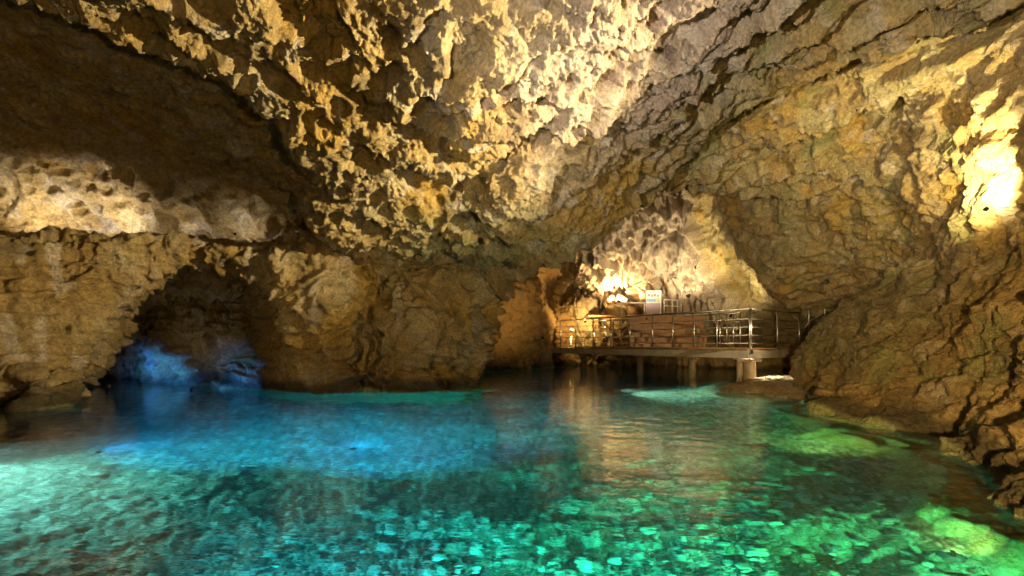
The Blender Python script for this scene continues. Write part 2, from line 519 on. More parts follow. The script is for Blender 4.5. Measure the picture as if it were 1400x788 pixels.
# diagonal grain along the ledges of the right hand ceiling
dg = np.stack([p32[:, 0] * 0.912 + p32[:, 1] * 0.41, p32[:, 1] * 0.912 - p32[:, 0] * 0.41, p32[:, 2]], 1).astype(np.float32)
grain = fbm(dg, (3.6, 0.55, 3.0), 3, 0.55, 180.0)
crack = np.abs(pn(pw, 0.8, 222.0)) + 0.6 * np.abs(pn(pw, 1.7, 260.0)) * 0.5
cracks = sstep(0.05, 0.0, crack)
d1c, d2c, ridc = worley(pw, 19.0, 71.0)
cusp = (d1 - 0.5) * 0.6 + (d1b - 0.5) * 0.30 + (d1c - 0.5) * 0.14      # scallops that meet in sharp rims
rough_w = 1 - 0.65 * hollow
vault = w_back * sstep(2.4, 3.2, X)
streaks = fbm(sk, (6.0, 6.0, 0.6), 2, 0.6, 910.0, ridged=True)
fr2 = fbm(pw, 12.0, 2, 0.6, 410.0, ridged=True)
lump = fbm(p32, 1.0, 2, 0.5, 470.0)
fr3 = fbm(pw, 24.0, 2, 0.6, 610.0, ridged=True)
d1e, _, ride = worley(pw, 33.0, 91.0)
crumb = 0.010 * fr3 + 0.022 * (d1e - 0.5) + 0.035 * (d1c - 0.5)
disp = 0.06 * mid + 0.034 * fine * rough_w + 0.014 * fr2 + crumb * (0.6 + 0.5 * w_ceil * rough_w) + 0.10 * cusp * (1 - pit_w) * (0.5 + 0.5 * rough_w) * (1 - 0.75 * vault) * (1 - 0.6 * right_ceil) * (1 - 0.45 * w_right) + 0.07 * streaks * vault
dL, _, ridL = worley((p32 + 0.16 * warp).astype(np.float32), (1.7, 1.35, 1.7), 7.7)
pitsL = sstep(0.50, 0.28, dL) * (ridL > 0.45)
smooth_p = sstep(0.25, 0.6, pn(p32, 0.45, 801.0) + 0.15 * pn(p32, 2.0, 811.0))          # patches without pits
pit_w = pit_w * (1 - 0.75 * smooth_p)
disp -= 0.22 * pitsL * w_ceil * (1 - hollow)
disp += pit_w * (0.20 * cusp - 0.15 * pits * (rid > 0.35)) + 0.05 * lump * w_ceil
disp += 0.025 * rdg * (w_ceil + w_right)
disp += w_back * (0.24 * flute * sstep(15, 17, Y) * sstep(2.2, 3.2, X) + 0.05 * rdg - 0.03 * pits * sstep(2.2, 3.2, X))
grot = w_left * sstep(10.2, 11.4, Y)
disp += w_left * (0.06 * strata * sstep(-3.5, -5.5, X) + 0.06 * rdg) + grot * 0.15 * flute
disp += w_left * sstep(-5.2, -4.0, X) * (0.11 * flute + 0.10 * cusp + 0.06 * rdg + 0.10 * lump)
disp += right_ceil * 0.20 * grain
disp += w_right * (0.12 * grain + 0.03 * strata * sstep(2.4, 1.0, Z) + 0.20 * lump)
k1, k2, kr = worley((pw * np.array([1, 1, 1.25], np.float32) + 0.05 * fine[:, None]).astype(np.float32), 1.9, 500.0)
l1, l2, lr = worley((pw + 0.03 * fine[:, None]).astype(np.float32), (4.0, 4.0, 5.5), 540.0)
block = (kr - 0.5) * (0.75 + 0.25 * sstep(0.0, 0.06, k2 - k1)) * 0.17 + (lr - 0.5) * (0.6 + 0.4 * sstep(0.0, 0.08, l2 - l1)) * 0.075
disp += block * (w_left * (0.75 + 0.5 * sstep(-5.2, -4.0, X)) + w_right * (0.08 + 0.18 * sstep(5.0, 7.5, Y)) + 0.12 * right_ceil + w_back * (0.3 + 1.0 * sstep(3.0, 2.4, X)) + 0.8 * w_ceil * hollow)
disp += w_left * 0.05 * strata * sstep(-3.5, -5.5, X)
disp += w_back * 0.14 * flute * sstep(15, 17, Y) * sstep(2, 3, X)
disp -= 0.09 * cracks * (1 - 0.6 * w_right) * (1 - 0.5 * right_ceil)
V2 = V + N * disp[:, None]
N2 = v_normals(V2, Q)
print('relief', round(time.time() - T0, 1))

# -------- colour of the stone itself (not of the light on it)
def mixc(a, b, t):
    return a + (b - a) * t[:, None]


def C3(*c):
    return np.array(c, np.float64)


n1 = fbm(p32, 0.7, 3, 0.5, 300.0)
n2 = fbm(p32, 1.8, 3, 0.5, 330.0)
n3 = fbm(p32, 6.0, 2, 0.5, 360.0)
col = np.tile(C3(0.40, 0.29, 0.115), (len(V), 1))
col = mixc(col, C3(0.47, 0.38, 0.20), sstep(-0.2, 0.5, n2))
col = mixc(col, C3(0.42, 0.265, 0.05), 0.8 * sstep(0.1, 0.6, n1))
# grey lilac flowstone in the middle of the ceiling and in the chamber
lil = w_ceil * sstep(2.6, 0.6, np.hypot(X - 1.6, (Y - 6.2) * 0.8)) * sstep(-0.5, 0.3, n1 + 0.3)
lil = np.maximum(lil, w_back * sstep(2.3, 3.6, X) * sstep(1.8, 2.5, Z))
col = mixc(col, C3(0.44, 0.36, 0.285), 0.85 * lil)
# greenish tint low on the slab's nose and on the right
grn = w_ceil * sstep(0.9, 0.0, Z - 2.6) * sstep(-3.0, -1.5, X) * sstep(3.5, 2.5, X)
grn = np.maximum(grn, 0.6 * w_right * sstep(2.4, 3.2, Z) * sstep(8, 9.5, Y))
grn = np.maximum(grn, 0.5 * right_ceil * sstep(2.2, 3.6, X))
col = mixc(col, C3(0.30, 0.285, 0.13), 0.75 * grn * sstep(-0.3, 0.3, n2 + 0.2))
# rusty brown on the low right bank and the left wall
rust = w_right * sstep(2.6, 1.4, Z)
rust = np.maximum(rust, 0.8 * w_left * sstep(-5.0, -6.5, X) * sstep(-0.4, 0.3, n1 + 0.1))
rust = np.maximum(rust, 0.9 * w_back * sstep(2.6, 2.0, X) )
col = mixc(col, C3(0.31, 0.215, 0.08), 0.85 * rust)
col = mixc(col, C3(0.25, 0.21, 0.10), 0.8 * w_right * sstep(5.5, 7.5, Y) * sstep(2.6, 1.8, Z) * sstep(0.3, 0.8, Z))
col *= (1.0 + 0.22 * np.clip(n3, -1, 1) + 0.12 * fine.astype(np.float64))[:, None]
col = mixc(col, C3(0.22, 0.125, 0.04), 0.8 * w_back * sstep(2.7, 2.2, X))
# pale calcite runs and dark manganese stains
streak = fbm(p32, (3.2, 3.2, 0.35), 3, 0.5, 700.0)
col = mixc(col, C3(0.62, 0.55, 0.43), 0.55 * sstep(0.25, 0.7, streak) * (w_left + 0.7 * w_right + 0.5 * w_back * sstep(2.6, 3.4, X)))
col = mixc(col, C3(0.13, 0.10, 0.06), 0.6 * sstep(0.35, 0.75, fbm(p32, (1.6, 1.6, 0.7), 3, 0.55, 740.0)))
col = mixc(col, C3(0.55, 0.50, 0.40), 0.5 * w_ceil * sstep(0.2, 0.6, fbm(p32, 2.4, 3, 0.6, 770.0)))
col = mixc(col, C3(0.24, 0.25, 0.09), 0.6 * sstep(0.3, 0.7, fbm(p32, 1.1, 3, 0.6, 790.0)) * (right_ceil + w_right))
# dark wet band with algae at the waterline
wet = sstep(0.30, 0.12, Z + 0.10 * n2)
col = mixc(col, C3(0.075, 0.06, 0.03), 0.85 * wet)
sub = sstep(0.01, -0.05, Z)
col = mixc(col, C3(0.34, 0.36, 0.16), 0.85 * sub)
col = np.clip(col * 1.2, 0.01, 0.8)


# ------------------------------------------------------------------ material tools
def new_mat(name):
    m = bpy.data.materials.new(name)
    m.use_nodes = True
    nt = m.node_tree
    return m, nt, nt.nodes['Principled BSDF']


def nd(nt, typ, **kw):
    n = nt.nodes.new(typ)
    for k, v in kw.items():
        setattr(n, k, v)
    return n


def noise_node(nt, scale, detail=6, rough=0.6, vec=None):
    n = nd(nt, 'ShaderNodeTexNoise')
    n.inputs['Scale'].default_value = scale
    n.inputs['Detail'].default_value = detail
    n.inputs['Roughness'].default_value = rough
    if vec is None:
        tc = nd(nt, 'ShaderNodeTexCoord')
        vec = tc.outputs['Object']
    nt.links.new(vec, n.inputs['Vector'])
    return n


def rock_material(name, rough=0.72):
    m, nt, b = new_mat(name)
    at = nd(nt, 'ShaderNodeAttribute', attribute_name='stone')
    n = noise_node(nt, 22, 6, 0.65)
    mr = nd(nt, 'ShaderNodeMapRange')
    mr.inputs['From Min'].default_value = 0.3; mr.inputs['From Max'].default_value = 0.7
    mr.inputs['To Min'].default_value = 0.52; mr.inputs['To Max'].default_value = 1.42
    nt.links.new(n.outputs['Fac'], mr.inputs['Value'])
    mx = nd(nt, 'ShaderNodeMix', data_type='RGBA', blend_type='MULTIPLY')
    mx.inputs['Factor'].default_value = 1.0
    nt.links.new(at.outputs['Color'], mx.inputs['A'])
    nt.links.new(mr.outputs['Result'], mx.inputs['B'])
    nt.links.new(mx.outputs['Result'], b.inputs['Base Color'])
    n2_ = noise_node(nt, 45, 5, 0.7)
    n3_ = noise_node(nt, 11, 5, 0.65)
    ad = nd(nt, 'ShaderNodeMath', operation='ADD')
    nt.links.new(n2_.outputs['Fac'], ad.inputs[0]); nt.links.new(n3_.outputs['Fac'], ad.inputs[1])
    bp = nd(nt, 'ShaderNodeBump')
    bp.inputs['Strength'].default_value = 0.85
    bp.inputs['Distance'].default_value = 0.075
    nt.links.new(ad.outputs[0], bp.inputs['Height'])
    nt.links.new(bp.outputs['Normal'], b.inputs['Normal'])
    rr = nd(nt, 'ShaderNodeMapRange')
    rr.inputs['To Min'].default_value = rough - 0.22; rr.inputs['To Max'].default_value = rough + 0.15
    nt.links.new(n3_.outputs['Fac'], rr.inputs['Value'])
    nt.links.new(rr.outputs['Result'], b.inputs['Roughness'])
    b.inputs['Specular IOR Level'].default_value = 0.35
    return m


def solid(name, col_, rough=0.5, metal=0.0, var=0.25, scale=9.0, bump=0.15, dist=0.004):
    m, nt, b = new_mat(name)
    n = noise_node(nt, scale, 6, 0.6)
    r = nd(nt, 'ShaderNodeMapRange')
    r.inputs['From Min'].default_value = 0.3; r.inputs['From Max'].default_value = 0.7
    r.inputs['To Min'].default_value = 1 - var; r.inputs['To Max'].default_value = 1 + var
    nt.links.new(n.outputs['Fac'], r.inputs['Value'])
    mx = nd(nt, 'ShaderNodeMix', data_type='RGBA', blend_type='MULTIPLY')
    mx.inputs['Factor'].default_value = 1.0
    mx.inputs['A'].default_value = (*col_, 1)
    nt.links.new(r.outputs['Result'], mx.inputs['B'])
    nt.links.new(mx.outputs['Result'], b.inputs['Base Color'])
    b.inputs['Roughness'].default_value = rough
    b.inputs['Metallic'].default_value = metal
    bp = nd(nt, 'ShaderNodeBump')
    bp.inputs['Strength'].default_value = bump; bp.inputs['Distance'].default_value = dist
    nt.links.new(n.outputs['Fac'], bp.inputs['Height'])
    nt.links.new(bp.outputs['Normal'], b.inputs['Normal'])
    return m


def emit(name, col_, strength):
    m, nt, b = new_mat(name)
    b.inputs['Base Color'].default_value = (*col_, 1)
    b.inputs['Emission Color'].default_value = (*col_, 1)
    b.inputs['Emission Strength'].default_value = strength
    return m


def tag(o, label=None, cat=None, group=None, kind=None):
    if label: o['label'] = label
    if cat: o['category'] = cat
    if group: o['group'] = group
    if kind: o['kind'] = kind
    return o


def link(name, me, mat=None, parent=None):
    o = bpy.data.objects.new(name, me)
    COL.objects.link(o)
    if mat is not None and not me.materials:
        me.materials.append(mat)
    if parent is not None:
        o.parent = parent
    return o


def np_mesh(name, v, q, normals=None, colour=None):
    me = bpy.data.meshes.new(name)
    me.vertices.add(len(v))
    me.vertices.foreach_set('co', np.ascontiguousarray(v, np.float32).ravel())
    k = q.shape[1]
    me.loops.add(q.size)
    me.loops.foreach_set('vertex_index', np.ascontiguousarray(q, np.int32).ravel())
    me.polygons.add(len(q))
    me.polygons.foreach_set('loop_start', np.arange(0, q.size, k, dtype=np.int32))
    me.polygons.foreach_set('use_smooth', np.ones(len(q), bool))
    me.update(calc_edges=True)
    if colour is not None:
        a = me.color_attributes.new('stone', 'FLOAT_COLOR', 'POINT')
        a.data.foreach_set('color', np.c_[colour, np.ones(len(v))].astype(np.float32).ravel())
    if normals is not None:
        me.normals_split_custom_set_from_vertices(normals.astype(np.float32).tolist())
    return me


M_rock = rock_material('limestone')
M_wet = rock_material('wet_limestone', 0.5)

# split the rock by mass; neighbours share their border points exactly
fz = np.array([np.bincount(r, minlength=5).argmax() for r in ()])
zq = zone[Q]
zf = np.where((zq[:, 0] == zq[:, 1]) | (zq[:, 0] == zq[:, 2]), zq[:, 0], zq[:, 2])
cx = V[Q].mean(axis=1)
mass = zf.astype(int).copy()
is_left = zf == 1
mass[is_left & (cx[:, 0] > -4.35 + 0.0 * cx[:, 2]) & (cx[:, 1] < 12.5)] = 5          # pillar
mass[is_left & (cx[:, 0] <= -4.35) & (cx[:, 1] > 10.6)] = 6                            # grotto
mass[(zf == 2) & (cx[:, 2] < 2.05) & (cx[:, 1] > 5.6) & (cx[:, 1] < 12.2)] = 7         # bulge of the right bank


def build_mass(k, name, mat):
    f = Q[mass == k]
    if not len(f):
        return None
    u, inv = np.unique(f, return_inverse=True)
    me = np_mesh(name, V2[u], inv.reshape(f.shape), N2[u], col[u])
    return link(name, me, mat)


for k, name, mat, label, cat, kind in [
        (0, 'cave_ceiling', M_rock, 'pitted golden and grey limestone cave ceiling sloping down to the back', 'ceiling', 'structure'),
        (1, 'cave_wall', M_rock, 'brown layered rock wall left of the dark grotto arch', 'wall', 'structure'),
        (2, 'cave_wall', M_rock, 'ochre rock wall on the right with the glaring lamp', 'wall', 'structure'),
        (3, 'cave_wall', M_rock, 'fluted bright rock at the back of the chamber behind the boardwalk', 'wall', 'structure'),
        (4, 'cave_wall', M_rock, 'rock closing the cave around the pool outside the picture', 'wall', 'structure'),
        (5, 'rock_pillar', M_rock, 'massive brown rock pillar standing in the pool between grotto and chamber', 'rock pillar', 'thing'),
        (6, 'grotto', M_wet, 'dark low grotto with fluted rock lit blue at the waterline', 'grotto', 'structure'),
        (7, 'rock_outcrop', M_rock, 'green brown rock bulge on the right bank hiding the end of the boardwalk', 'rock', 'thing')]:
    o = build_mass(k, name, mat)
    if o:
        tag(o, label, cat, None, None if kind == 'thing' else kind)
print('rock objects', round(time.time() - T0, 1))

# ------------------------------------------------------------------ pool bed
def bed_height(Xb, Yb):
    z = Bed(Xb, Yb)
    return z


bed_pts = [(0, 1.0, -0.85), (-2, 1.5, -0.9), (2, 1.5, -0.75), (0, 3, -1.05), (-2.5, 3, -1.0), (2, 3, -0.95), (0, 5, -1.5), (-3, 5, -1.5), (-5, 4.5, -1.1), (-6, 6, -1.5), (-3, 7, -2.1), (0, 7, -2.1), (-5.5, 7.5, -2.1),
           (2.3, 5, -1.2), (3.2, 4, -0.65), (3.9, 4.9, -0.3), (3.2, 5.5, -0.9), (3.9, 6.2, -0.35), (4.2, 7.2, -0.2), (3.3, 7.2, -0.9), (2, 7.5, -1.6), (2.8, 3.0, -0.25), (3.1, 3.5, -0.2), (2.1, 2.4, -0.6), (-4.5, 2.5, -0.8),
           (0, 10, -2.2), (-3, 9.7, -1.6), (2.0, 10.6, -1.0), (3.2, 10.2, -0.55), (4.2, 9.9, -0.25), (5, 9.4, -0.12), (5.5, 8.8, -0.1), (5, 11.5, -0.3), (6.5, 12, -0.15), (3.5, 12.5, -1.4), (1, 14, -2), (4, 16, -1.6), (7, 14, -0.5),
           (0, 20, -1.8), (6, 20, -1.2), (-8, 10, -1.6), (-7.5, 12, -1.1), (-9.5, 12, -0.6), (-11, 13, -0.5), (-5.5, 10, -1.6), (-9, 4, -1), (8, 5, -0.5), (0, -5, -1), (9, 20, -1), (-9, 20, -1)]
Bed = Field(bed_pts, (-15, 15), (-8, 30), 0.12)

azb = np.radians(axis_var(-180, -54, 54, 180, 0.23, 6.0))
rb = np.exp(np.arange(math.log(0.9), math.log(26), 0.0085))
A2, R2 = np.meshgrid(azb, rb, indexing='ij')
bx, by = (np.sin(A2) * R2).ravel(), (np.cos(A2) * R2).ravel()
bp3 = np.stack([bx, by, np.zeros_like(bx)], 1).astype(np.float32)
bw = (bp3 + 0.05 * np.stack([pn(bp3, 3.0, 1.5), pn(bp3, 3.0, 8.5), np.zeros(len(bp3))], 1)).astype(np.float32)
# cobbles: domes of two sizes, lying close
c1, _, cr1 = worley(bw, (11.0, 11.0, 0), 0.37)
c2, _, cr2 = worley(bw, (26.0, 26.0, 0), 5.37)
big_st = np.sqrt(np.clip(1 - (c1 / (0.32 + 0.25 * cr1)) ** 2, 0, 1)) * (cr1 > 0.6)
small_st = np.sqrt(np.clip(1 - (c2 / (0.42 + 0.2 * cr2)) ** 2, 0, 1))
bz = Bed(bx, by).astype(np.float64)
bz += 0.10 * fbm(bp3, 0.9, 3, 0.5, 5.0) + 0.03 * fbm(bp3, 5.0, 2, 0.5, 8.0)
bz += np.maximum(0.045 * big_st, 0.025 * small_st)
near_bank = sstep(-0.5, -0.2, Bed(bx, by))
bz += 0.05 * near_bank * fbm(bp3, 4.0, 4, 0.65, 15.0, ridged=True)
foot = np.interp(by, [0, 3.1, 4.0, 4.8, 6.2, 7.5, 8.9], [3.1, 3.2, 3.85, 4.3, 4.4, 4.45, 5.7])
gap = foot - bx + 0.25 * fbm(bp3, 1.6, 3, 0.5, 33.0)
shelf = -0.10 - 0.10 * sstep(0, 0.3, gap) - 1.6 * np.clip(gap - 0.45, 0, 9) + 0.05 * fbm(bp3, 5.0, 3, 0.6, 35.0, ridged=True)
shelf = np.where((by > 0) & (by < 9.2), shelf, -9)
near_bank = np.maximum(near_bank, sstep(-0.1, 0.1, shelf - bz))
bz = np.maximum(bz, shelf)
na_, nr_ = len(azb), len(rb)
gi = np.arange(na_ * nr_).reshape(na_, nr_)
bq = np.stack([gi[:-1, :-1], gi[1:, :-1], gi[1:, 1:], gi[:-1, 1:]], -1).reshape(-1, 4)
bn = fbm(bp3, 1.2, 3, 0.5, 25.0)
bcol = np.tile(C3(0.40, 0.39, 0.31), (len(bx), 1))
pale = np.where(big_st > 0.05, cr1, np.where(small_st > 0.05, (cr2 * 7.3) % 1.0, 0.0)).astype(float)
bcol = mixc(C3(0.15, 0.15, 0.10) * np.ones((len(bx), 1)), C3(0.66, 0.64, 0.53), pale ** 1.5)
bcol = mixc(bcol, C3(0.20, 0.20, 0.13), 0.45 * sstep(0.1, 0.7, bn))
bcol = mixc(bcol, C3(0.45, 0.46, 0.16), 0.7 * near_bank)
bed_v = np.stack([bx, by, bz], 1)
M_bed = rock_material('pool_bed_stone', 0.8)
bed = link('pool_bed', np_mesh('pool_bed', bed_v, bq[:, ::-1], None, np.clip(bcol, 0.02, 0.7)), M_bed)
tag(bed, 'pebbly pool bed under clear turquoise water', 'pool bed', None, 'structure')


def bed_z(x, y):
    return float(Bed(np.array([x]), np.array([y]))[0])


# loose stones on the bed, each a piece of its own
def stone_mesh(name, seed, mat):
    bm = bmesh.new()
    bmesh.ops.create_icosphere(bm, subdivisions=2, radius=1.0)
    r = random.Random(seed)
    ax = Vector((r.uniform(0.8, 1.25), r.uniform(0.65, 1.0), r.uniform(0.42, 0.62)))
    planes = [(Vector((r.gauss(0, 1), r.gauss(0, 1), r.gauss(0, 1))).normalized(), r.uniform(0.72, 0.95)) for _ in range(9)]
    for v in bm.verts:
        co = v.co.copy()
        for n, d in planes:
            k = co.dot(n)
            if k > d: co -= n * (k - d) * 0.85
        v.co = Vector((co.x * ax.x, co.y * ax.y, co.z * ax.z))
    for f in bm.faces: f.smooth = True
    me = bpy.data.meshes.new(name)
    bm.to_mesh(me); bm.free()
    me.materials.append(mat)
    return me


stone_mats = [solid('pale_pebble', (0.36, 0.35, 0.28), 0.7, var=0.5, scale=3), solid('grey_pebble', (0.20, 0.20, 0.16), 0.75, var=0.5, scale=3), solid('ochre_pebble', (0.26, 0.23, 0.13), 0.75, var=0.5, scale=3)]
stones = [stone_mesh('stone', k, stone_mats[(0, 0, 1, 1, 2)[k % 5]]) for k in range(10)]
placed = 0
rs = random.Random(5)
while placed < 270:
    yy = 1.7 + 4.2 * rs.random() ** 1.3
    xx = rs.uniform(-0.95, 1.0) * yy
    if placed < 150:
        yy = rs.uniform(1.8, 3.6); xx = rs.uniform(-0.3, 0.75) * yy
    dens = 0.35 + 0.65 * (math.sin(xx * 2.1 + 1) * math.sin(yy * 2.7) > 0)
    if rs.random() > dens: continue
    sz = 0.015 + 0.048 * rs.random() ** 3.0 + (0.04 if rs.random() < 0.04 else 0)
    o = link('stone', rs.choice(stones), None, bed)
    o.location = (xx, yy, bed_z(xx, yy) + 0.05 + 0.3 * sz)
    o.scale = (sz, sz, sz)
    o.rotation_euler = (rs.uniform(-0.35, 0.35), rs.uniform(-0.35, 0.35), rs.uniform(0, 6.28))
    placed += 1

# ------------------------------------------------------------------ gravel beach under the boardwalk's corner
BE = [(4.3, 9.75), (5.4, 8.95), (6.3, 9.0), (7.6, 11.0), (8.2, 13.0), (6.9, 13.9), (5.6, 12.5), (4.7, 11.0)]
gx = np.arange(3.8, 8.8, 0.03); gy = np.arange(8.4, 14.4, 0.035)
GX, GY = np.meshgrid(gx, gy, indexing='ij')
gpx, gpy = GX.ravel(), GY.ravel()
gp = np.stack([gpx, gpy, np.zeros_like(gpx)], 1).astype(np.float32)
sdb = poly_sd(gpx, gpy, np.array(BE + [BE[0]], float)) + 0.18 * fbm(gp, 1.1, 3, 0.5, 44.0)
gc, _, gr = worley(gp, (13, 13, 0), 2.2)
gz = -0.07 + 0.19 * sstep(-0.4, 0.7, sdb) + 0.06 * (0.8 - gc) * gr + 0.035 * fbm(gp, 2.5, 4, 0.6, 3.0)
gz -= 0.5 * sstep(-0.2, -0.7, sdb)
gid = np.arange(len(gpx)).reshape(GX.shape)
gq = np.stack([gid[:-1, :-1], gid[1:, :-1], gid[1:, 1:], gid[:-1, 1:]], -1).reshape(-1, 4)
keep = (gz[gq] > -0.5).all(axis=1)
gq = gq[keep]
gu, ginv = np.unique(gq, return_inverse=True)
gcol = mixc(np.tile(C3(0.42, 0.33, 0.20), (len(gpx), 1)), C3(0.6, 0.52, 0.38), gr.astype(float))
beach = link('gravel_beach', np_mesh('gravel_beach', np.stack([gpx, gpy, gz], 1)[gu], ginv.reshape(gq.shape), None, gcol[gu]), rock_material('gravel', 0.85))
tag(beach, 'small pale gravel beach under the boardwalk corner', 'beach', None, 'structure')

# ------------------------------------------------------------------ water
def water_material():
    m = bpy.data.materials.new('pool_water')
    m.use_nodes = True
    nt = m.node_tree
    b = nt.nodes['Principled BSDF']
    b.inputs['Base Color'].default_value = (1, 1, 1, 1)
    b.inputs['Roughness'].default_value = 0.0
    b.inputs['IOR'].default_value = 1.33
    b.inputs['Transmission Weight'].default_value = 1.0
    tc = nd(nt, 'ShaderNodeTexCoord')
    mp = nd(nt, 'ShaderNodeMapping')
    mp.inputs['Scale'].default_value = (0.8, 1.5, 1.0)
    mp.inputs['Rotation'].default_value = (0, 0, 0.2)
    nt.links.new(tc.outputs['Object'], mp.inputs['Vector'])
    a = noise_node(nt, 3.2, 3, 0.5, mp.outputs['Vector'])
    c = noise_node(nt, 11.0, 2, 0.5, mp.outputs['Vector'])
    ml = nd(nt, 'ShaderNodeMath', operation='MULTIPLY_ADD')
    nt.links.new(c.outputs['Fac'], ml.inputs[0]); ml.inputs[1].default_value = 0.22
    nt.links.new(a.outputs['Fac'], ml.inputs[2])
    bp = nd(nt, 'ShaderNodeBump')
    bp.inputs['Strength'].default_value = 1.0
    bp.inputs['Distance'].default_value = 0.009
    nt.links.new(ml.outputs[0], bp.inputs['Height'])
    nt.links.new(bp.outputs['Normal'], b.inputs['Normal'])
    va = nd(nt, 'ShaderNodeVolumeAbsorption')
    va.inputs['Color'].default_value = (0.10, 0.88, 0.88, 1)
    va.inputs['Density'].default_value = 0.5
    vs_ = nd(nt, 'ShaderNodeVolumeScatter')
    vs_.inputs['Color'].default_value = (0.7, 1.0, 1.0, 1)
    vs_.inputs['Density'].default_value = 0.024
    vs_.inputs['Anisotropy'].default_value = 0.3
    vadd = nd(nt, 'ShaderNodeAddShader')
    nt.links.new(va.outputs['Volume'], vadd.inputs[0]); nt.links.new(vs_.outputs['Volume'], vadd.inputs[1])
    nt.links.new(vadd.outputs[0], nt.nodes['Material Output'].inputs['Volume'])
    return m


bm = bmesh.new()
x0, x1, y0, y1, zb = -13.3, 12, -5.5, 27, -4.0
vs = [bm.verts.new(p) for p in [(x0, y0, 0), (x1, y0, 0), (x1, y1, 0), (x0, y1, 0), (x0, y0, zb), (x1, y0, zb), (x1, y1, zb), (x0, y1, zb)]]
for f in [(0, 1, 2, 3), (7, 6, 5, 4), (0, 4, 5, 1), (1, 5, 6, 2), (2, 6, 7, 3), (3, 7, 4, 0)]:
    bm.faces.new([vs[k] for k in f])
me = bpy.data.meshes.new('pool_water')
bm.to_mesh(me); bm.free()
water = link('pool_water', me, water_material())
tag(water, 'clear turquoise and green lit water filling the cave pool', 'water', None, 'structure')

# ------------------------------------------------------------------ small mesh builders
class MB:
    def __init__(self):
        self.bm = bmesh.new()

    def box(self, c, size, rot=None, bevel=0.0):
        r = bmesh.ops.create_cube(self.bm, size=1.0)
        vs_ = r['verts']
        for v in vs_: v.co = Vector((v.co.x * size[0], v.co.y * size[1], v.co.z * size[2]))
        if bevel > 0:
            es = list({e for v in vs_ for e in v.link_edges})
            rb_ = bmesh.ops.bevel(self.bm, geom=es, offset=bevel, segments=1, affect='EDGES')
            vs_ = list({v for f in rb_['faces'] for v in f.verts} | {v for v in vs_ if v.is_valid})
        mt = Matrix.Translation(Vector(c)) @ (rot.to_4x4() if rot is not None else Matrix.Identity(4))
        bmesh.ops.transform(self.bm, matrix=mt, verts=[v for v in vs_ if v.is_valid])
        return self

    def tube(self, a, b_, r, seg=10, r2=None):
        a, b_ = Vector(a), Vector(b_)
        d = b_ - a
        res = bmesh.ops.create_cone(self.bm, cap_ends=True, segments=seg, radius1=r, radius2=r if r2 is None else r2, depth=d.length)
        mt = Matrix.Translation((a + b_) / 2) @ d.to_track_quat('Z', 'Y').to_matrix().to_4x4()
        bmesh.ops.transform(self.bm, matrix=mt, verts=res['verts'])
        return self

    def path(self, pts, r, seg=8):
        for a, b_ in zip(pts[:-1], pts[1:]):
            self.tube(a, b_, r, seg)
        return self

    def build(self, name, mat, parent=None, smooth_=False):
        me_ = bpy.data.meshes.new(name)
        bmesh.ops.recalc_face_normals(self.bm, faces=self.bm.faces)
        if smooth_:
            for f in self.bm.faces: f.smooth = len(f.verts) == 4
        self.bm.to_mesh(me_); self.bm.free()
        return link(name, me_, mat, parent)


def empty(name, loc=(0, 0, 0)):
    o = bpy.data.objects.new(name, None)
    COL.objects.link(o)
    o.location = loc
    o.empty_display_size = 0.2
    return o


def zrot(a):
    return Matrix.Rotation(a, 3, 'Z')


M_steel = solid('brushed_steel', (0.55, 0.53, 0.50), 0.32, 1.0, 0.15, 20, 0.1)
M_galv = solid('galvanised_beam', (0.62, 0.56, 0.46), 0.5, 0.3, 0.2, 5, 0.1)
M_wood = solid('brown_decking', (0.36, 0.20, 0.085), 0.6, 0.0, 0.35, 6, 0.3)
M_conc = solid('concrete', (0.42, 0.35, 0.24), 0.85, 0.0, 0.25, 6, 0.5, 0.01)
M_white = solid('white_paint', (0.75, 0.72, 0.68), 0.5, 0.0, 0.1, 8)
M_black = solid('black_housing', (0.03, 0.03, 0.03), 0.5, 0.2, 0.2, 10)

# ------------------------------------------------------------------ boardwalk
DZ = 0.83
Cc, Bc, Ac, Dc = Vector((1.47, 20.8, 0)), Vector((2.46, 19.2, 0)), Vector((6.26, 13.1, 0)), Vector((8.75, 15.1, 0))
bwk = empty('boardwalk', (6.26, 13.1, 0))
tag(bwk, 'raised boardwalk with steel railing on concrete columns over the back of the pool', 'boardwalk')
bwk_inv = Matrix.Translation(-Vector((6.26, 13.1, 0)))


def put(o):
    """keep world coordinates when the mesh was built in world space under a moved parent"""
    o.matrix_parent_inverse = bwk_inv
    return o


nAB = Vector((0.849, 0.529, 0))                      # from the front edge towards the chamber
WID = 1.55
Bi, Ai, Ci = Bc + nAB * WID, Ac + nAB * WID * 0.0 + Vector((0.55, 1.75, 0)), Cc + Vector((1.6, 0.6, 0))


def beam(a, b_, z, h, t, name='beam'):
    d = (b_ - a); L = d.length
    mb = MB().box(((a + b_) / 2 + Vector((0, 0, z))), (L, t, h), zrot(math.atan2(d.y, d.x)), 0.01)
    return put(mb.build(name, M_galv, bwk))


beam(Ac, Bc, 0.70, 0.24, 0.09)
beam(Bc, Cc, 0.69, 0.22, 0.09)
beam(Ac + Vector((0.03, 0.05, 0)), Dc, 0.695, 0.23, 0.09)
beam(Ai, Bi, 0.70, 0.2, 0.08)
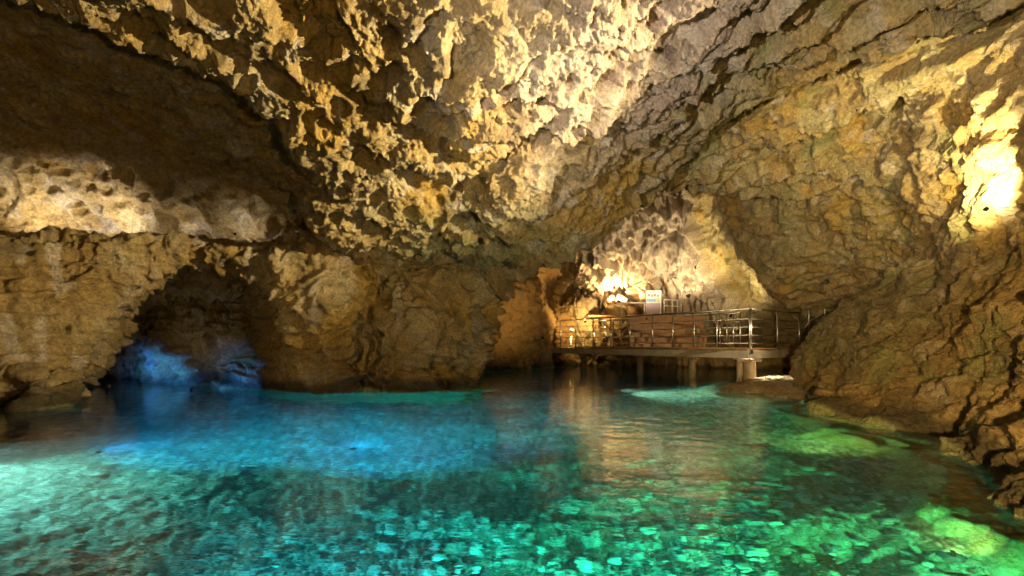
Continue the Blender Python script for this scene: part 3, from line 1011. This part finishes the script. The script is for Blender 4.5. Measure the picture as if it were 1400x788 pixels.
# deck boards, across the walkway
dAB = (Bc - Ac)
nb = 46
for k in range(nb):
    t = (k + 0.5) / nb
    a = Ac + dAB * t
    w_ = dAB.length / nb
    b_ = a + nAB * (WID if t > 0.12 else 1.2)
    a = a - nAB * (0.07 + 0.008 * math.sin(k * 3.7))
    mb = MB().box((a + b_) / 2 + Vector((0, 0, DZ + 0.015 + 0.003 * math.sin(k * 7.1))), ((b_ - a).length, w_ - 0.012, 0.035), zrot(math.atan2(nAB.y, nAB.x)))
    put(mb.build('deck_board', M_wood, bwk))
for k in range(16):                                   # the leg to the right
    t = (k + 0.5) / 16
    a = Ac.lerp(Dc, t); w_ = (Dc - Ac).length / 16
    n_ = Vector((-(Dc - Ac).y, (Dc - Ac).x, 0)).normalized()
    mb = MB().box(a + n_ * 0.9 + Vector((0, 0, DZ + 0.008)), (1.7, w_ - 0.012, 0.03), zrot(math.atan2(n_.y, n_.x)))
    put(mb.build('deck_board', M_wood, bwk))
# columns
for c_, r_ in [(Ac + Vector((0.06, 0.14, 0)), 0.16), (Ac.lerp(Bc, 0.295) + nAB * 0.4, 0.11), (Ac.lerp(Bc, 0.59) + nAB * 0.4, 0.11), (Bc + nAB * 0.4, 0.11), (Cc + Vector((0.2, 0.1, 0)), 0.11), (Ai, 0.11)]:
    mb = MB().tube((c_.x, c_.y, -2.2), (c_.x, c_.y, 0.5), r_, 20)
    mb.box((c_.x, c_.y, 0.535), (r_ * 2.7, r_ * 2.7, 0.075), zrot(-1.01), 0.01)
    put(mb.build('column', M_conc, bwk))


def post(p, z0, h, r=0.024):
    mb = MB().tube((p.x, p.y, z0 - 0.14), (p.x, p.y, z0 + h), r, 10)
    mb.box((p.x, p.y, z0 - 0.06), (0.075, 0.075, 0.13), zrot(-1.01), 0.005)
    return put(mb.build('post', M_steel, bwk, True))


def rail(a, b_, z, r, name='rail', mat=None):
    return put(MB().tube((a.x, a.y, z), (b_.x, b_.y, z), r, 8).build(name, mat or M_steel, bwk, True))


RH = 1.07


def railing(a, b_, ts, rods=4, z0=DZ):
    for t in ts:
        post(a.lerp(b_, t), z0, RH - 0.02)
    rail(a, b_, z0 + RH, 0.027, 'handrail')
    for k in range(rods):
        rail(a, b_, z0 + 0.16 + k * 0.215, 0.011, 'rail')


railing(Ac, Bc, [0, 0.007 + 0.13, 0.243, 0.352, 0.463, 0.602, 0.73, 0.86, 1.0])
railing(Bc, Cc, [0.5, 1.0])
railing(Ac + Vector((0.07, 0.06, 0)), Dc, [0, 0.5, 0.98])
railing(Ai, Ai.lerp(Bi, 0.34), [0.0, 0.11, 0.22, 0.34])
railing(Ai.lerp(Bi, 0.78), Bi, [0, 0.33, 0.66, 1])
railing(Bi, Ci, [0.5, 1])

# flight of wooden steps from the boardwalk up to the platform with the sign
stp = empty('wooden_steps', (5.2, 17.1, DZ))
tag(stp, 'wide flight of brown wooden steps rising from the boardwalk to the sign', 'steps')
SX0, SX1 = 3.95, 6.75
sm = Matrix.Translation(-Vector((5.2, 17.1, DZ)))
for k in range(7):
    y = 17.1 + k * 0.34; z = DZ + 0.178 * (k + 1)
    sx = 0.1 * k
    for j in range(2):
        o = MB().box(((SX0 + SX1) / 2 + sx, y + 0.09 + j * 0.165, z - 0.02), (SX1 - SX0, 0.155, 0.04), None, 0.004).build('tread', M_wood, stp)
        o.matrix_parent_inverse = sm
    o = MB().box(((SX0 + SX1) / 2 + sx, y + 0.03, z - 0.105), (SX1 - SX0 - 0.04, 0.03, 0.125)).build('riser', M_wood, stp)
    o.matrix_parent_inverse = sm
plat = empty('platform', (5.8, 20.2, 1.9))
tag(plat, 'brown board platform at the top of the steps below the fluted wall', 'platform')
for k in range(9):
    o = MB().box((5.6, 19.55 + k * 0.155, 2.06), (5.2, 0.145, 0.05)).build('deck_board', M_wood, plat)
    o.matrix_parent_inverse = Matrix.Translation(-Vector((5.8, 20.2, 1.9)))

# ------------------------------------------------------------------ sign
sx, sy, sz0 = P(893.5, 433, 19.45)
sign = empty('information_sign', (sx, sy, 2.085))
tag(sign, 'white information board with coloured picture on the platform behind the railing', 'sign')
MB().box((0, 0, 0.50), (0.60, 0.03, 0.92), None, 0.006).build('panel', M_white, sign)
for u in (-0.22, 0.22):
    MB().tube((u, 0.03, -0.02), (u, 0.03, 0.9), 0.018).build('post', M_steel, sign, True)
M_lil = solid('lilac_print', (0.45, 0.34, 0.40), 0.6, 0, 0.06, 4)
M_sky = solid('pale_blue_print', (0.25, 0.42, 0.68), 0.6, 0, 0.35, 9)
M_ros = solid('rose_print', (0.55, 0.22, 0.25), 0.6, 0, 0.3, 9)
M_grn = solid('green_print', (0.42, 0.58, 0.35), 0.6, 0, 0.3, 9)
MB().box((-0.02, -0.018, 0.26), (0.54, 0.004, 0.42)).build('lower_print', M_lil, sign)
MB().box((-0.10, -0.018, 0.58), (0.36, 0.004, 0.13)).build('picture', M_sky, sign)
MB().box((0.17, -0.018, 0.60), (0.14, 0.004, 0.17)).build('picture', M_grn, sign)
for k, (u, w_) in enumerate([(-0.18, 0.10), (-0.06, 0.07), (0.05, 0.09), (0.17, 0.08)]):
    MB().box((u, -0.018, 0.78 - 0.02 * (k % 2)), (w_, 0.004, 0.10), Matrix.Rotation(0.25 * (-1) ** k, 3, 'Y')).build('lettering', M_ros, sign)

# white railings on the platform
def small_rail(name, pts, label, zb_, h, bars):
    r = empty(name, pts[0])
    tag(r, label, 'railing', 'small white railings on the platform')
    inv = Matrix.Translation(-Vector(pts[0]))
    for p_ in pts:
        o = MB().tube((p_[0], p_[1], zb_), (p_[0], p_[1], zb_ + h), 0.022).build('post', M_white, r, True); o.matrix_parent_inverse = inv
    for a, b_ in zip(pts[:-1], pts[1:]):
        for z_ in bars:
            o = MB().tube((a[0], a[1], zb_ + z_), (b_[0], b_[1], zb_ + z_), 0.018).build('rail', M_white, r, True); o.matrix_parent_inverse = inv
    return r


def at(px, Y, z):
    return ((px - 700) / F * Y, Y, z)


small_rail('railing', [at(908, 19.3, 2.08), at(919, 19.5, 2.08), at(926, 19.6, 2.08), at(931, 19.7, 2.08)], 'short white railing right of the information board', 2.08, 0.62, (0.06, 0.36, 0.6))
small_rail('railing', [at(849, 19.3, 2.08), at(881, 19.4, 2.08)], 'thin white railing left of the information board', 2.08, 0.5, (0.48,))
# stair rail that climbs to the right behind the outcrop
sr = empty('stair_railing', (8.6, 14.6, 0.9))
tag(sr, 'steel stair railing climbing right behind the rock bulge', 'railing')
inv = Matrix.Translation(-Vector((8.6, 14.6, 0.9)))
sp = [P(1106, 458, 14.8), P(1117, 452, 15.3), P(1128, 442, 14.5), P(1150, 428, 14.6)]
tops = [P(1106, 405, 14.8), P(1116, 415, 15.3), P(1127, 402, 14.5), P(1149, 404, 14.6)]
for a, b_ in zip(sp, tops):
    o = MB().tube(a, b_, 0.026).build('post', M_steel, sr, True); o.matrix_parent_inverse = inv
for u in (0.35, 0.65, 1.0):
    pts = [Vector(sp[k]).lerp(Vector(tops[k]), u) for k in (0, 2, 3)]
    pts = [Vector((8.75, 15.1, DZ + RH * u))] + pts
    o = MB().path(pts, 0.022 if u == 1 else 0.013).build('handrail' if u == 1 else 'rail', M_steel, sr, True); o.matrix_parent_inverse = inv
# pipe run behind the railing on the left
pp = empty('pipe', P(800, 452, 21.2))
tag(pp, 'thick grey pipe on short stands behind the far left railing', 'pipe')
MB().tube((-0.85, 0, 0.02), (0.85, 0, 0.10), 0.13, 18).build('pipe_barrel', M_white, pp, True)
for u in (-0.6, -0.1, 0.45):
    MB().box((u, 0, -0.32), (0.07, 0.07, 0.6)).tube((u - 0.035, 0, 0.05), (u + 0.035, 0, 0.05), 0.15, 18).build('stand', M_steel, pp)


# ------------------------------------------------------------------ lamps
def aim_rot(d):
    return Vector(d).to_track_quat('-Z', 'Y').to_euler()


LENS = {}


def flood(loc, target, power, colour, label, cone=110, blend=0.8, size=0.11, glow=20.0, group='cave floodlights', wide=False):
    """a small round floodlight: housing, lens, bracket and the light it gives"""
    root = empty('floodlight', loc)
    d = Vector(target) - Vector(loc)
    root.rotation_euler = aim_rot(d)
    tag(root, label, 'floodlight', group)
    mb = MB()
    segs = 20
    prof = [(0.55, 0.9), (0.75, 0.75), (0.95, 0.2), (1.08, 0.05), (1.08, -0.05), (0.96, -0.05), (0.94, 0.06)]
    rings = []
    for r_, z_ in prof:
        rings.append([mb.bm.verts.new((r_ * size * math.cos(2 * math.pi * k / segs), r_ * size * math.sin(2 * math.pi * k / segs), z_ * size)) for k in range(segs)])
    for a, b_ in zip(rings[:-1], rings[1:]):
        for k in range(segs):
            mb.bm.faces.new([a[k], a[(k + 1) % segs], b_[(k + 1) % segs], b_[k]])
    mb.bm.faces.new(rings[0][::-1])
    mb.build('housing', M_black, root, True)
    lb = MB()
    bmesh.ops.create_circle(lb.bm, cap_ends=True, segments=20, radius=0.94 * size)
    for v in lb.bm.verts: v.co.z = 0.055 * size
    key = (colour, glow)
    if key not in LENS:
        LENS[key] = emit('lamp_lens', colour, glow)
    lb.build('lens', LENS[key], root)
    br = MB()
    br.box((0, 1.25 * size, 0.5 * size), (0.35 * size, 0.12 * size, 1.6 * size)).box((0, 0.75 * size, 0.8 * size), (0.3 * size, 1.0 * size, 0.12 * size))
    br.build('bracket', M_black, root)
    L = bpy.data.lights.new('lamp_light', 'SPOT')
    L.energy = power; L.color = colour; L.spot_size = math.radians(cone); L.spot_blend = blend; L.shadow_soft_size = size * 0.5
    lo = bpy.data.objects.new('lamp_light', L)
    COL.objects.link(lo)
    lo.parent = root
    lo.location = (0, 0, -0.07 - size * 0.1)
    return root


WARM = (1.0, 0.80, 0.47)
GOLD = (1.0, 0.66, 0.27)
COOL = (1.0, 0.86, 0.74)
BLUE = (0.03, 0.22, 1.0)
TEAL = (0.08, 1.0, 0.62)
GREEN = (0.22, 1.0, 0.32)
LIME = (0.75, 1.0, 0.22)
AQUA = (0.35, 0.85, 1.0)
# above water
flood((5.3, 4.6, 2.6), (-2.4, 6.5, 3.9), 4000, WARM, 'floodlight on the near right wall aimed across the ceiling', 54, 1.0)
flood((2.2, 0.9, 0.45), (0.2, 9.2, 2.95), 620, WARM, 'added unseen fill light low on the right aimed at the nose of the ceiling slab', 46, 1.0)  # added out of frame to brighten the slab nose
flood((-3.0, -0.6, 0.5), (2.6, 6.6, 4.3), 1900, COOL, 'floodlight at the near left edge aimed at the right ceiling', 46, 1.0)
flood((2.0, -1.6, 0.5), (-4.6, 7.0, 4.2), 300, GOLD, 'added amber fill light behind the viewer aimed into the ceiling hollow', 52, 1.0)  # fill light put in to lift the dark hollow and the ceiling pits
flood(P(1348, 286, 5.7), P(1310, 190, 6.9), 430, (1, 0.80, 0.40), 'glaring floodlight behind a rock lip on the right wall', 112, 0.9, 0.025)
flood((3.4, 0.6, 1.0), (7.2, 9.2, 2.7), 260, (1, 0.78, 0.33), 'added yellow fill light out of view aimed up the right wall', 42, 0.9)  # unseen lamp, added to spread golden light over the right wall
flood(P(846, 412, 20.6), P(850, 370, 21.5), 420, GOLD, 'warm floodlight in the golden niche left of the sign', 160, 0.5, 0.09, 40)
flood(P(941, 404, 18.5), P(930, 330, 19.3), 120, WARM, 'white floodlight at the foot of the fluted wall right of the sign', 160, 0.5, 0.09, 40)
flood(P(884, 436, 17.6), P(890, 300, 19.2), 330, WARM, 'added fill light on the steps before the sign aimed up the fluted wall', 120, 0.8, 0.04, 5)  # added lamp, placed so the flutes are lit from below
flood(P(1000, 432, 16.0), P(1000, 330, 18.5), 170, WARM, 'added fill light behind the boardwalk railing aimed up the right flutes', 110, 0.8, 0.06, 5)  # second added lamp raking the flutes, tucked behind the handrail
flood(P(800, 440, 18.6), P(785, 395, 22.5), 420, GOLD, 'amber floodlight behind the far left railing aimed into the dark niche', 120, 0.8, 0.04, 5)
flood((-9.2, 9.5, 3.06), (-9.3, 10.3, 4.0), 45, COOL, 'floodlight on the ledge above the far end of the left wall', 150, 0.9, 0.03, 5)
flood((-7.9, 9.6, 3.08), (-8.0, 10.3, 4.0), 40, COOL, 'floodlight on the ledge above the middle of the left wall', 150, 0.9, 0.03, 5)
for X_, lab in ((-6.6, 'first'), (-5.4, 'second'), (-4.2, 'third')):
    flood((X_, 9.7, 3.12), (X_, 10.7, 3.5), 5, COOL, lab + ' small floodlight from the left on the ledge above the grotto arch', 165, 0.8, 0.025)
flood((-7.6, 10.2, 0.15), (-6.9, 12.2, 1.5), 9, (0.95, 0.92, 0.95), 'pale floodlight low inside the grotto entrance', 90, 0.9, 0.035, 5)
flood((-8.6, 10.6, 0.07), (-8.5, 12.8, -0.25), 240, BLUE, 'blue floodlight at the waterline of the grotto', 90, 0.7, 0.05, 3)
flood((-6.3, 9.8, 0.07), (-6.1, 11.6, -0.2), 60, BLUE, 'small blue floodlight at the right foot of the grotto', 95, 0.7, 0.04, 3)
flood(P(742, 462, 14.6), P(690, 415, 17.3), 260, GOLD, 'added amber fill light before the far left rocks of the chamber', 80, 0.9, 0.04, 5)  # put in to give the far left rocks a golden light
flood((6.9, 13.95, 0.63), (5.3, 10.3, 0.0), 600, WARM, 'floodlight behind the boardwalk beam aimed down at the gravel beach', 70, 0.8, 0.05, 5)
flood((6.7, 10.6, 2.3), (5.2, 16.5, 1.2), 330, WARM, 'added unseen fill light on top of the rock bulge aimed at the boardwalk', 62, 0.9, 0.05, 5)  # out of view, added to brighten the deck and its rails
flood((-4.8, 0.5, 0.4), (-3.0, 10, 1.0), 400, GOLD, 'added amber fill light out of view on the left aimed at the rock pillar', 32, 1.0)  # made-up warm fill for the pillar, outside the frame
flood((1.9, -1.0, 0.4), (-9.0, 8.2, 1.9), 330, GOLD, 'added amber fill light behind the viewer aimed at the left wall', 30, 1.0)  # invented lamp behind the camera that warms the left wall
flood((-0.6, -1.8, 0.9), (5.6, 6.6, 1.5), 2000, GOLD, 'added amber fill light behind the viewer aimed along the right bank', 54, 1.0)  # added behind the camera as fill for the right bank
# under water
UW = 'underwater pool lights'
flood((-5.6, 4.4, -0.07), (-3.2, 4.9, -1.2), 750, (0.85, 1.0, 0.95), 'white underwater light at the left edge of the pool', 120, 0.8, group=UW)
flood((-4.0, 4.8, -0.3), (-3.6, 8.5, -1.5), 800, (0.03, 0.42, 1.0), 'blue underwater light in the left half of the pool', 120, 1.0, 0.035, 5, group=UW)
flood((-1.6, 5.0, -0.3), (-1.6, 8.5, -1.6), 800, (0.03, 0.45, 1.0), 'blue underwater light before the rock pillar', 120, 1.0, 0.035, 5, group=UW)
flood((-0.9, 0.9, -0.06), (-1.2, 6.5, -1.4), 1000, (0.1, 0.8, 1.0), 'aqua underwater light below the viewer', 62, 1.0, group=UW)
flood((0.5, 0.9, -0.06), (0.6, 6.5, -1.3), 1200, TEAL, 'teal underwater light below the viewer', 62, 1.0, group=UW)
flood((1.6, 0.9, -0.06), (2.1, 6.5, -1.1), 1150, GREEN, 'green underwater light below the viewer on the right', 66, 1.0, group=UW)
flood((2.2, 10.75, -0.14), (4.2, 10.2, -0.3), 420, (0.75, 1.0, 0.75), 'bright underwater light in the middle of the pool before the boardwalk', 130, 0.8, 0.1, 40, group=UW)
flood((2.7, 5.2, -0.45), (4.3, 6.2, -0.12), 45, LIME, 'lime underwater light aimed at the long ledge of the right bank', 140, 0.8, 0.06, 5, group=UW)
flood((2.3, 2.6, -0.35), (3.4, 4.0, -0.15), 7, LIME, 'lime underwater light aimed at the near corner of the right bank', 130, 0.8, 0.06, 5, group=UW)
flood((-10.4, 11.9, -0.2), (-8.5, 11.6, -0.6), 200, LIME, 'yellow underwater light inside the grotto', 150, 0.8, group=UW)
print('done', round(time.time() - T0, 1))
